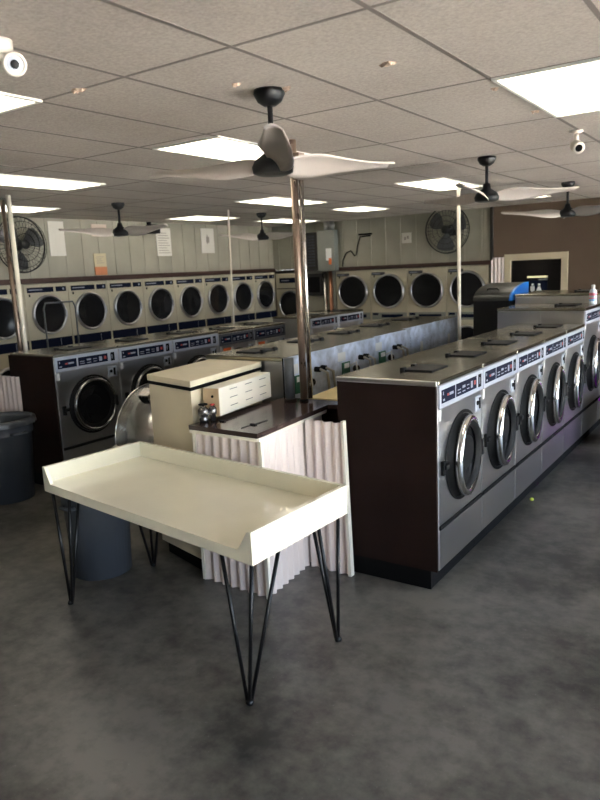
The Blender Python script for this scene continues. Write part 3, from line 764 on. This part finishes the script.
pole('stub_post', 'short grey pipe stub standing on the brown counter, left of the tall centre pole', (-2.90, 4.08, 1.0685), (-2.90, 4.08, 1.385), .036, 'pole_grey')
pole('pole', 'thin white pole at the far end of the middle row, crossing the back wall fan', (-2.925, 7.46, 0), (-2.985, 7.60, CE), .020, 'pole_white')
pole('pole', 'slim cream pole near the left edge, in front of the left wall fan', (-6.46, 4.35, 0), (-6.44, 4.35, CE), .024, 'pole_white')
pole('pole', 'brown square-looking pole at the very left edge, beside the slim cream pole', (-6.84, 4.55, 0), (-6.85, 4.55, CE), .024, 'pole_rust')
pole('pole', 'very thin pale pole over the left row, between the far ceiling lights', (-6.50, 7.79, 0), (-6.45, 7.79, CE), .013, 'pole_white')

# ------------------------------------------------------------------ clothes-rail cart behind the left row
rc = thing('laundry_cart', 'thin metal clothes rail of a laundry cart before the left dryers', 'laundry cart', (-6.95, 5.2, 0))
mk('rail', 'pole_grey', lambda bm: tube(bm, [(0, -.22, .25), (0, -.22, 1.70), (0, -.19, 1.765), (0, .19, 1.765), (0, .22, 1.70), (0, .22, .25)], .010, 8), rc)
def bask(bm):
    for z in (.25, .40, .55): tube(bm, [(-.25, -.35, z), (.25, -.35, z), (.25, .35, z), (-.25, .35, z), (-.25, -.35, z)], .008, 6)
    for k in range(12):
        a = 2 * PI * k / 12; x = max(-.25, min(.25, .5 * math.cos(a))); y = max(-.35, min(.35, .6 * math.sin(a)))
        tube(bm, [(x, y, .25), (x, y, .55)], .005, 5)
    tube(bm, [(-.25, 0, .25), (.25, 0, .25)], .01, 6); tube(bm, [(0, -.35, .25), (0, .35, .25)], .01, 6)
mk('basket', 'pole_grey', bask, rc)
for sx in (-1, 1):
    for sy in (-1, 1): mk('caster', 'kick', lambda bm: (lathe(bm, [(0, -.012), (.045, -.012), (.05, 0), (.045, .012), (0, .012)], 16, at(sx * .22, sy * .32, .05) @ XAX), tube(bm, [(sx * .22, sy * .32, .09), (sx * .22, sy * .32, .25)], .008, 6)), rc)

# purple basket at the right edge
pc = thing('laundry_basket', 'purple plastic laundry basket on the floor, peeking in at the right edge', 'laundry basket', (-1.20, 8.055, 0))
def tub(bm):
    def ringp(w, l, z): return [bm.verts.new((sx * w, sy * l, z)) for sx, sy in ((-1, -1), (1, -1), (1, 1), (-1, 1))]
    rs = [ringp(.22, .30, .004), ringp(.268, .348, .505), ringp(.285, .365, .505), ringp(.285, .365, .53), ringp(.25, .33, .53), ringp(.21, .29, .02)]
    for a, c in zip(rs, rs[1:]):
        for k in range(4): bm.faces.new((a[k], a[(k + 1) % 4], c[(k + 1) % 4], c[k]))
    bm.faces.new(rs[0]); bm.faces.new(rs[-1])
mk('tub', 'purple', tub, pc)
for sy in (-1, 1):
    mk('handle', 'purple', lambda bm: tube(bm, [(-.10, sy * .36, .515), (-.08, sy * .40, .52), (.08, sy * .40, .52), (.10, sy * .36, .515)], .012, 8), pc)

# ------------------------------------------------------------------ kiosk, bottle, scrap
kx0, kx1, ky0, ky1 = -3.10, -2.625, 8.36, 9.06
kk = thing('kiosk', 'black kiosk with a sloped hood and bright blue end, behind the right row', 'kiosk', ((kx0 + kx1) / 2, ky0, 0))
kw = (kx1 - kx0) / 2; kd = ky1 - ky0
mk('body', 'black', lambda bm: box(bm, -kw, kw - .03, 0, kd, 0, 1.53, 0, .006), kk)
def hood_prof(n=10): return [(0, 1.53)] + [(kd * .98 * (1 - math.cos(a)) ** 1.0, 1.545 + .18 * math.sin(a)) for a in [PI / 2 * i / n for i in range(n + 1)]] + [(kd, 1.725), (kd, 1.53)]
def hoodm(bm, x0, x1):
    P_ = hood_prof(); a = [bm.verts.new((x0, y, z)) for y, z in P_]; c = [bm.verts.new((x1, y, z)) for y, z in P_]
    bm.faces.new(a); bm.faces.new(c[::-1])
    for i in range(len(P_)): bm.faces.new((a[i], c[i], c[(i + 1) % len(P_)], a[(i + 1) % len(P_)]))
mk('hood', 'hood', lambda bm: hoodm(bm, -kw, kw - .031), kk)
mk('blue_end', 'blue', lambda bm: hoodm(bm, kw - .03, kw), kk)
mk('hood_handle', 'kick', lambda bm: tube(bm, [(-.10, .12, 1.655), (-.09, .10, 1.67), (.03, .10, 1.67), (.04, .12, 1.655)], .008, 6), kk)

bo = thing('bottle', 'white and pink plastic bottle on the tall washer at the right edge', 'bottle', (-1.665, 8.16, 1.4905))
mk('body', ['bottle', 'pink', 'lbl_blue'], lambda bm: (lathe(bm, [(0, 0), (.036, 0), (.039, .006), (.039, .035)], 24, None, 0), lathe(bm, [(.0392, .035), (.0392, .06)], 24, None, 2), lathe(bm, [(.0392, .06), (.0392, .075)], 24, None, 1), lathe(bm, [(.0392, .075), (.0392, .095)], 24, None, 0), lathe(bm, [(.0392, .095), (.0392, .125)], 24, None, 1), lathe(bm, [(.0392, .125), (.038, .14), (.028, .16), (.015, .17), (.015, .178), (0, .178)], 24, None, 0)), bo)
mk('cap', 'white', lambda bm: lathe(bm, [(.019, .17), (.019, .205), (.016, .212), (0, .212)], 20), bo)
sp = mk('scrap', 'neon', lambda bm: lathe(bm, [(0, 0), (.014, .003), (.019, .014), (.012, .024), (0, .027)], 10), None, (-1.60, 5.70, 0))
tag(sp, 'tiny yellow green scrap on the floor beside the right row', 'scrap')

# ------------------------------------------------------------------ wall and ceiling fittings
def wall_fan(label, loc, rz, r, tiltx):
    t = thing('wall_fan', label, 'wall fan', loc, rz, 'round black wall fans')     # faces local -y, wall at y=0
    mk('bracket', 'fanblack', lambda bm: (box(bm, -.06, .06, -.02, 0, -.09, .09), tube(bm, [(0, -.02, 0), (0, -.16, 0)], .02, 10), lathe(bm, [(0, 0), (.07, 0), (.075, .06), (.04, .10), (0, .10)], 20, at(0, -.14, 0) @ YNEG)), t)
    def cage(bm):
        mf = at(0, -.25, 0) @ YNEG
        for q, h in ((1., 0), (.98, .05), (.82, .075), (.60, .09), (.38, .095), (.16, .095)): torus(bm, r * q, .004, mf @ at(0, 0, h), 40, 5)
        torus(bm, r, .009, mf, 48, 6)
        for k in range(36):
            a = 2 * PI * k / 36; ca, sa = math.cos(a), math.sin(a)
            for sgn in (1, -.8):
                tube(bm, [mf @ V((ca * r * .14, sa * r * .14, .095 * sgn)), mf @ V((ca * r * .6, sa * r * .6, .09 * sgn)), mf @ V((ca * r * .95, sa * r * .95, .055 * sgn)), mf @ V((ca * r, sa * r, 0))], .0022, 4, 0, False)
        lathe(bm, [(0, .10), (r * .15, .10), (r * .15, .09), (0, .09)], 24, mf)
    mk('cage', 'cage', cage, t)
    for k in range(3):
        def bl(bm):
            a0 = 2 * PI * k / 3 + .4; rows = []
            for i in range(7):
                q = r * (.15 + .75 * i / 6); w_ = .25 + .30 * math.sin(PI * i / 7)
                rows.append([bm.verts.new((q * math.cos(a0 + w_ * s), -.25 + .03 * s * 1.2, q * math.sin(a0 + w_ * s))) for s in (-1, -.5, 0, .5, 1)])
            for a, c in zip(rows, rows[1:]):
                for j in range(4): bm.faces.new((a[j], a[j + 1], c[j + 1], c[j]))
            bmesh.ops.solidify(bm, geom=bm.faces[:], thickness=.004)
        mk('blade', 'pole_grey', bl, t)
wall_fan('round black wall fan on the left wall, behind the left poles', (XL, 5.68, 2.50), PI / 2, .36, 0)
wall_fan('round black wall fan on the back wall, above the last back dryer', (-4.66, YB, 2.555), 0, .385, 0)

def poster(name, label, cat, fixed, a0, a1, z0, z1, parts, wall='left', group=None):
    off = .004
    def fn(bm):
        for (u0, u1, w0, w1, mi) in parts:
            e = .011 + (.001 if mi else 0)
            p0, p1 = a0 + (a1 - a0) * u0, a0 + (a1 - a0) * u1; q0, q1 = z0 + (z1 - z0) * w0, z0 + (z1 - z0) * w1
            if wall == 'left': box(bm, fixed, fixed + e, p0, p1, q0, q1, mi)
            else: box(bm, p0, p1, fixed - e, fixed, q0, q1, mi)
    return fn
XW = XL
def lines(n, u0=.15, u1=.85, w0=.2, w1=.85, mi=1): return [(u0, u1 - .1 * (i % 3), w0 + (w1 - w0) * i / n, w0 + (w1 - w0) * i / n + .025, mi) for i in range(n)]
o = mk('poster', ['paper'], poster('', '', '', XW, 6.30, 6.56, 2.36, 2.84, [(0, 1, 0, 1, 0)])); tag(o, 'plain white poster on the left wall, right beside the left wall fan', 'poster')
o = mk('poster', ['paper_pink'], poster('', '', '', XW, 7.06, 7.34, 2.64, 2.82, [(0, 1, 0, 1, 0)])); tag(o, 'small pinkish paper high on the left wall behind the left ceiling fan', 'poster')
o = mk('notice', ['paper_yel', 'ink', 'paper_or'], poster('', '', '', XW, 7.05, 7.28, 2.07, 2.39, [(0, 1, 0, 1, 0), (0, 1, 0, .38, 2)] + lines(4, .2, .8, .55, .92))); tag(o, 'yellow and orange notice low on the left wall, just above the brown trim', 'notice')
o = mk('poster', ['paper', 'ink'], poster('', '', '', XW, 8.37, 8.70, 2.34, 2.79, [(0, 1, 0, 1, 0)] + lines(9, .1, .9, .1, .9))); tag(o, 'white wall poster with faint print beside the small black speaker', 'poster')
o = mk('poster', ['paper', 'ink'], poster('', '', '', XW, 9.46, 9.80, 2.38, 2.81, [(0, 1, 0, 1, 0), (.38, .62, .42, .66, 1), (.44, .50, .36, .74, 1)])); tag(o, 'white poster with a small mark, nearest the corner on the left wall', 'poster')
o = mk('paper_note', ['paper', 'ink'], poster('', '', '', YB, -5.62, -5.44, 2.39, 2.57, [(0, 1, 0, 1, 0), (.25, .45, .3, .6, 1), (.55, .75, .4, .7, 1)], 'back')); tag(o, 'small square paper note on the back wall, left of the back wall fan', 'note')
spk = thing('speaker', 'small black speaker hung under the ceiling on the left wall', 'speaker', (XL + .02, 8.2, 2.76))
mk('body', 'black', lambda bm: box(bm, .03, .18, -.09, .09, -.07, .07, 0, .01), spk)
mk('mount', 'kick', lambda bm: box(bm, 0, .04, -.03, .03, -.03, .12), spk)

# breaker panel
bp_ = thing('breaker_panel', 'grey electrical breaker panel on the back wall near the corner', 'electrical panel', (-7.72, YB - .03, 1.98))
def bkr(bm):
    box(bm, 0, .40, -.10, 0, 0, .72)
    for i in range(11):
        z = .08 + .055 * i
        for x in (.06, .15, .24): box(bm, x, x + .07, -.112, -.10, z, z + .035, 1)
mk('breaker_bank', ['breaker', 'ctrl_dark'], bkr, bp_)
mk('panel_door', ['panelgrey', 'white', 'orange'], lambda bm: (box(bm, .41, .78, -.16, 0, -.02, .74, 0, .006), box(bm, .60, .72, -.164, -.16, .18, .40, 1), box(bm, .66, .72, -.167, -.164, .10, .22, 2)), bp_)
mk('conduit', 'alu', lambda bm: (tube(bm, [(.58, -.08, .74), (.58, -.08, .90)], .05, 14), tube(bm, [(.70, -.08, .74), (.70, -.08, .90)], .05, 14), tube(bm, [(.70, -.08, .80), (.70, -.08, .85)], .062, 14)), bp_)
pb = thing('pull_box', 'dark framed box below the breaker panel, left of the upright pipes', 'box', (-7.70, YB - .002, 1.50))
mk('frame', 'breaker', lambda bm: box(bm, 0, .38, -.05, 0, 0, .42, 0, .004), pb)
mk('face', 'kick', lambda bm: box(bm, .05, .33, -.056, -.05, .06, .36), pb)
pp = thing('pipe', 'upright bright steel pipe below the grey breaker panel', 'pipe', (-7.26, YB - .04, 0), 0)
mk('shaft', 'pole_steel', lambda bm: tube(bm, [(0, 0, 0), (0, 0, 1.955)], .036, 12), pp)
pp = thing('pipe', 'upright copper toned pipe beside the bright steel pipe, left of the back dryers', 'pipe', (-7.13, YB - .04, 0), 0)
mk('shaft', 'copper', lambda bm: tube(bm, [(0, 0, 0), (0, 0, 1.955)], .036, 12), pp)
o = mk('cable', 'kick', lambda bm: tube(bm, [(-6.87, YB - .012, 2.03), (-6.86, YB - .012, 2.14), (-6.78, YB - .012, 2.28), (-6.68, YB - .012, 2.32), (-6.60, YB - .012, 2.22), (-6.56, YB - .012, 2.24), (-6.53, YB - .012, 2.40), (-6.47, YB - .012, 2.56), (-6.25, YB - .012, 2.57)], .012, 8))
tag(o, 'looped black cable on the back wall, above the first back dryer', 'cable')
o = mk('wall_bracket', 'kick', lambda bm: (box(bm, -6.50, -6.22, YB - .026, YB - .0005, 2.585, 2.615))); tag(o, 'short black bracket bar where the looped cable ends', 'bracket')

# restroom sign with two figures, and the door strip above, no lamp but given a faint glow
sg = thing('restroom_sign', 'dark restroom sign with two white figures on the black door', 'sign', (-3.24, YB + .058, 1.53))
mk('plate', 'disp', lambda bm: box(bm, -.16, .16, -.006, .0, -.14, .13), sg)
def figs(bm):
    for cx, skirt_ in ((-.075, False), (.03, True)):
        lathe(bm, [(0, .0), (.020, 0), (.020, .002), (0, .002)], 16, at(cx, -.006, .065) @ YNEG)
        w = .028
        if skirt_:
            pts = [(-.014, .04), (-.045, -.04), (-.016, -.04), (-.016, -.10), (.016, -.10), (.016, -.04), (.045, -.04), (.014, .04)]
        else:
            pts = [(-.034, .04), (-.034, -.03), (-.022, -.03), (-.022, -.10), (.022, -.10), (.022, -.03), (.034, -.03), (.034, .04)]
        a = [bm.verts.new((cx + x, -.006, z)) for x, z in pts]; c = [bm.verts.new((cx + x, -.008, z)) for x, z in pts]
        bm.faces.new(c); bm.faces.new(a[::-1])
        for i in range(len(pts)): bm.faces.new((a[i], a[(i + 1) % len(pts)], c[(i + 1) % len(pts)], c[i]))
mk('pictogram', 'white', figs, sg)
mk('caption_plate', 'panelgrey', lambda bm: box(bm, .02, .16, -.006, 0, .135, .165), sg)
o = mk('pale_strip', ['strip', 'kick'], lambda bm: (box(bm, -3.40, -3.08, YB + .035, YB + .058, 1.705, 1.735), box(bm, -3.40, -3.08, YB + .04, YB + .058, 1.69, 1.704, 1)))
tag(o, 'thin pale yellow strip above the restroom sign', 'door strip')

# cameras on the ceiling
sc_ = thing('security_camera', 'round white dome camera with a dark lens at the top left', 'security camera', (-2.36, 1.685, CE))
mk('base', 'camwhite', lambda bm: lathe(bm, [(0, 0), (.055, 0), (.055, -.03), (.03, -.045), (0, -.045)], 24, at(-.05, -.03, 0)), sc_)
def eye(bm, mi=0):
    d = V((.80, -.55, -.25)); m_ = at(0, 0, -.085) @ d.to_track_quat('Z', 'Y').to_matrix().to_4x4()
    return m_
mk('housing', 'camwhite', lambda bm: (lathe(bm, [(0, -.05), (.03, -.048), (.042, -.02), (.042, .03), (.036, .036), (.03, .03)], 24, eye(bm)), tube(bm, [(-.05, -.03, -.04), (-.02, -.01, -.07)], .018, 8)), sc_)
mk('lens', ['port', 'ctrl'], lambda bm: (lathe(bm, [(.016, .031), (0, .034)], 20, eye(bm), 0), lathe(bm, [(.031, .029), (.016, .031)], 20, eye(bm), 1)), sc_)
sc2 = thing('security_camera', 'small white security camera hanging by the bright light at the top right', 'security camera', (-1.24, 5.36, CE))
mk('mount', 'camwhite', lambda bm: (lathe(bm, [(0, 0), (.045, 0), (.045, -.012), (.015, -.02), (0, -.02)], 20), tube(bm, [(0, 0, -.01), (.01, -.02, -.09)], .016, 8)), sc2)
mk('housing', ['camwhite', 'kick'], lambda bm: (lathe(bm, [(0, -.06), (.035, -.055), (.042, -.02), (.042, .045), (.034, .05), (0, .048)], 20, at(.02, -.05, -.115) @ V((.45, -.8, -.35)).to_track_quat('Z', 'Y').to_matrix().to_4x4()), lathe(bm, [(0, .052), (.025, .05)], 16, at(.02, -.05, -.115) @ V((.45, -.8, -.35)).to_track_quat('Z', 'Y').to_matrix().to_4x4(), 1)), sc2)

# torn patches of ceiling tile
def flake(label, x, y, s):
    bm = bmesh.new(); n = 14
    top = []; low = []
    for k in range(n):
        a = 2 * PI * k / n; q = s * random.uniform(.5, 1.1)
        top.append(bm.verts.new((q * math.cos(a), .55 * q * math.sin(a), 0)))
        low.append(bm.verts.new((.7 * q * math.cos(a), .4 * q * math.sin(a), -.012 * random.uniform(.3, 1.4))))
    for k in range(n): bm.faces.new((top[k], top[(k + 1) % n], low[(k + 1) % n], low[k]))
    bm.faces.new(low); bm.faces.new(top[::-1])
    o = obj('torn_patch', bm, 'stain', None, (x, y, CE - .001)); tag(o, label, 'torn ceiling patch')
flake('torn brown patch in the ceiling tile beside the dome camera', -2.745, 2.29, .055)
flake('torn pale patch in the ceiling tile above the centre right', -1.47, 2.93, .05)
flake('small pale chip in the ceiling left of the nearest ceiling fan', -2.155, 2.72, .028)
flake('ragged pale patch around the mount of the nearest ceiling fan', -2.05, 2.95, .06)
flake('small pale chip at the near corner of the large bright ceiling light', -1.27, 3.72, .03)
flake('small pale chip along the far side of the large bright ceiling light', -1.27, 4.45, .03)

# sheets beside the left row end
o = mk('corrugated_sheet', 'corr', lambda bm: corr_strip(bm, (-6.85, 4.012), (-6.13, 4.012), 0, 1.10, .076, .010))
tag(o, 'white corrugated sheet standing at the left edge behind the trash can', 'corrugated sheet')

# ------------------------------------------------------------------ light
w = bpy.data.worlds.new('sky'); SC.world = w; w.use_nodes = True
nt = w.node_tree; bg = nt.nodes['Background']
tc = nt.nodes.new('ShaderNodeTexCoord'); sx = nt.nodes.new('ShaderNodeSeparateXYZ'); nt.links.new(tc.outputs['Generated'], sx.inputs[0])
cr = nt.nodes.new('ShaderNodeValToRGB')
cr.color_ramp.elements[0].position = .0; cr.color_ramp.elements[0].color = (.86, .92, 1, 1)
cr.color_ramp.elements[1].position = .7; cr.color_ramp.elements[1].color = (.50, .68, 1, 1)
nt.links.new(sx.outputs['Z'], cr.inputs[0]); nt.links.new(cr.outputs[0], bg.inputs['Color'])
bg.inputs['Strength'].default_value = 9.5
S = bpy.data.lights.new('sun', 'SUN'); S.energy = 165; S.angle = .01; S.color = (1, .91, .80)
o = bpy.data.objects.new('sun', S); COL.objects.link(o); o.rotation_euler = V((.62, .25, -1)).to_track_quat('-Z', 'Y').to_euler()
for a, c in zip(WY, WY[1:]):
    L = bpy.data.lights.new('sky_portal', 'AREA'); L.shape = 'RECTANGLE'; L.size = c - a - .06; L.size_y = 2.45; L.cycles.is_portal = True
    o = bpy.data.objects.new('sky_portal', L); COL.objects.link(o); o.location = (XR + .2, (a + c) / 2, 1.36)
    o.rotation_euler = (PI / 2, 0, PI / 2)

# ------------------------------------------------------------------ camera
cd = bpy.data.cameras.new('camera'); cam = bpy.data.objects.new('camera', cd); COL.objects.link(cam)
r_ = V((0.82700372, 0.56032131, -0.04587904)); u_ = V((-0.06620882, 0.17810871, 0.98178087)); f_ = V((-0.5582842, 0.80889883, -0.18439478))
mt = Matrix((( r_.x, u_.x, -f_.x, 0), (r_.y, u_.y, -f_.y, 0), (r_.z, u_.z, -f_.z, 2.01), (0, 0, 0, 1)))
cam.matrix_world = mt
cd.sensor_fit = 'VERTICAL'; cd.sensor_height = 36; cd.sensor_width = 27; cd.lens = 693.565 / 800 * 36
cd.clip_start = .05
cd.dof.use_dof = True; cd.dof.focus_distance = 4.4; cd.dof.aperture_fstop = 2.8
SC.camera = cam
vs = SC.view_settings; vs.view_transform = 'Standard'; vs.look = 'None'; vs.gamma = 1; vs.use_curve_mapping = False
vs.exposure = 0.0
SC.cycles.max_bounces = 8; SC.cycles.diffuse_bounces = 4; SC.cycles.glossy_bounces = 4; SC.cycles.sample_clamp_indirect = 60
SC.cycles.caustics_reflective = False; SC.cycles.caustics_refractive = False
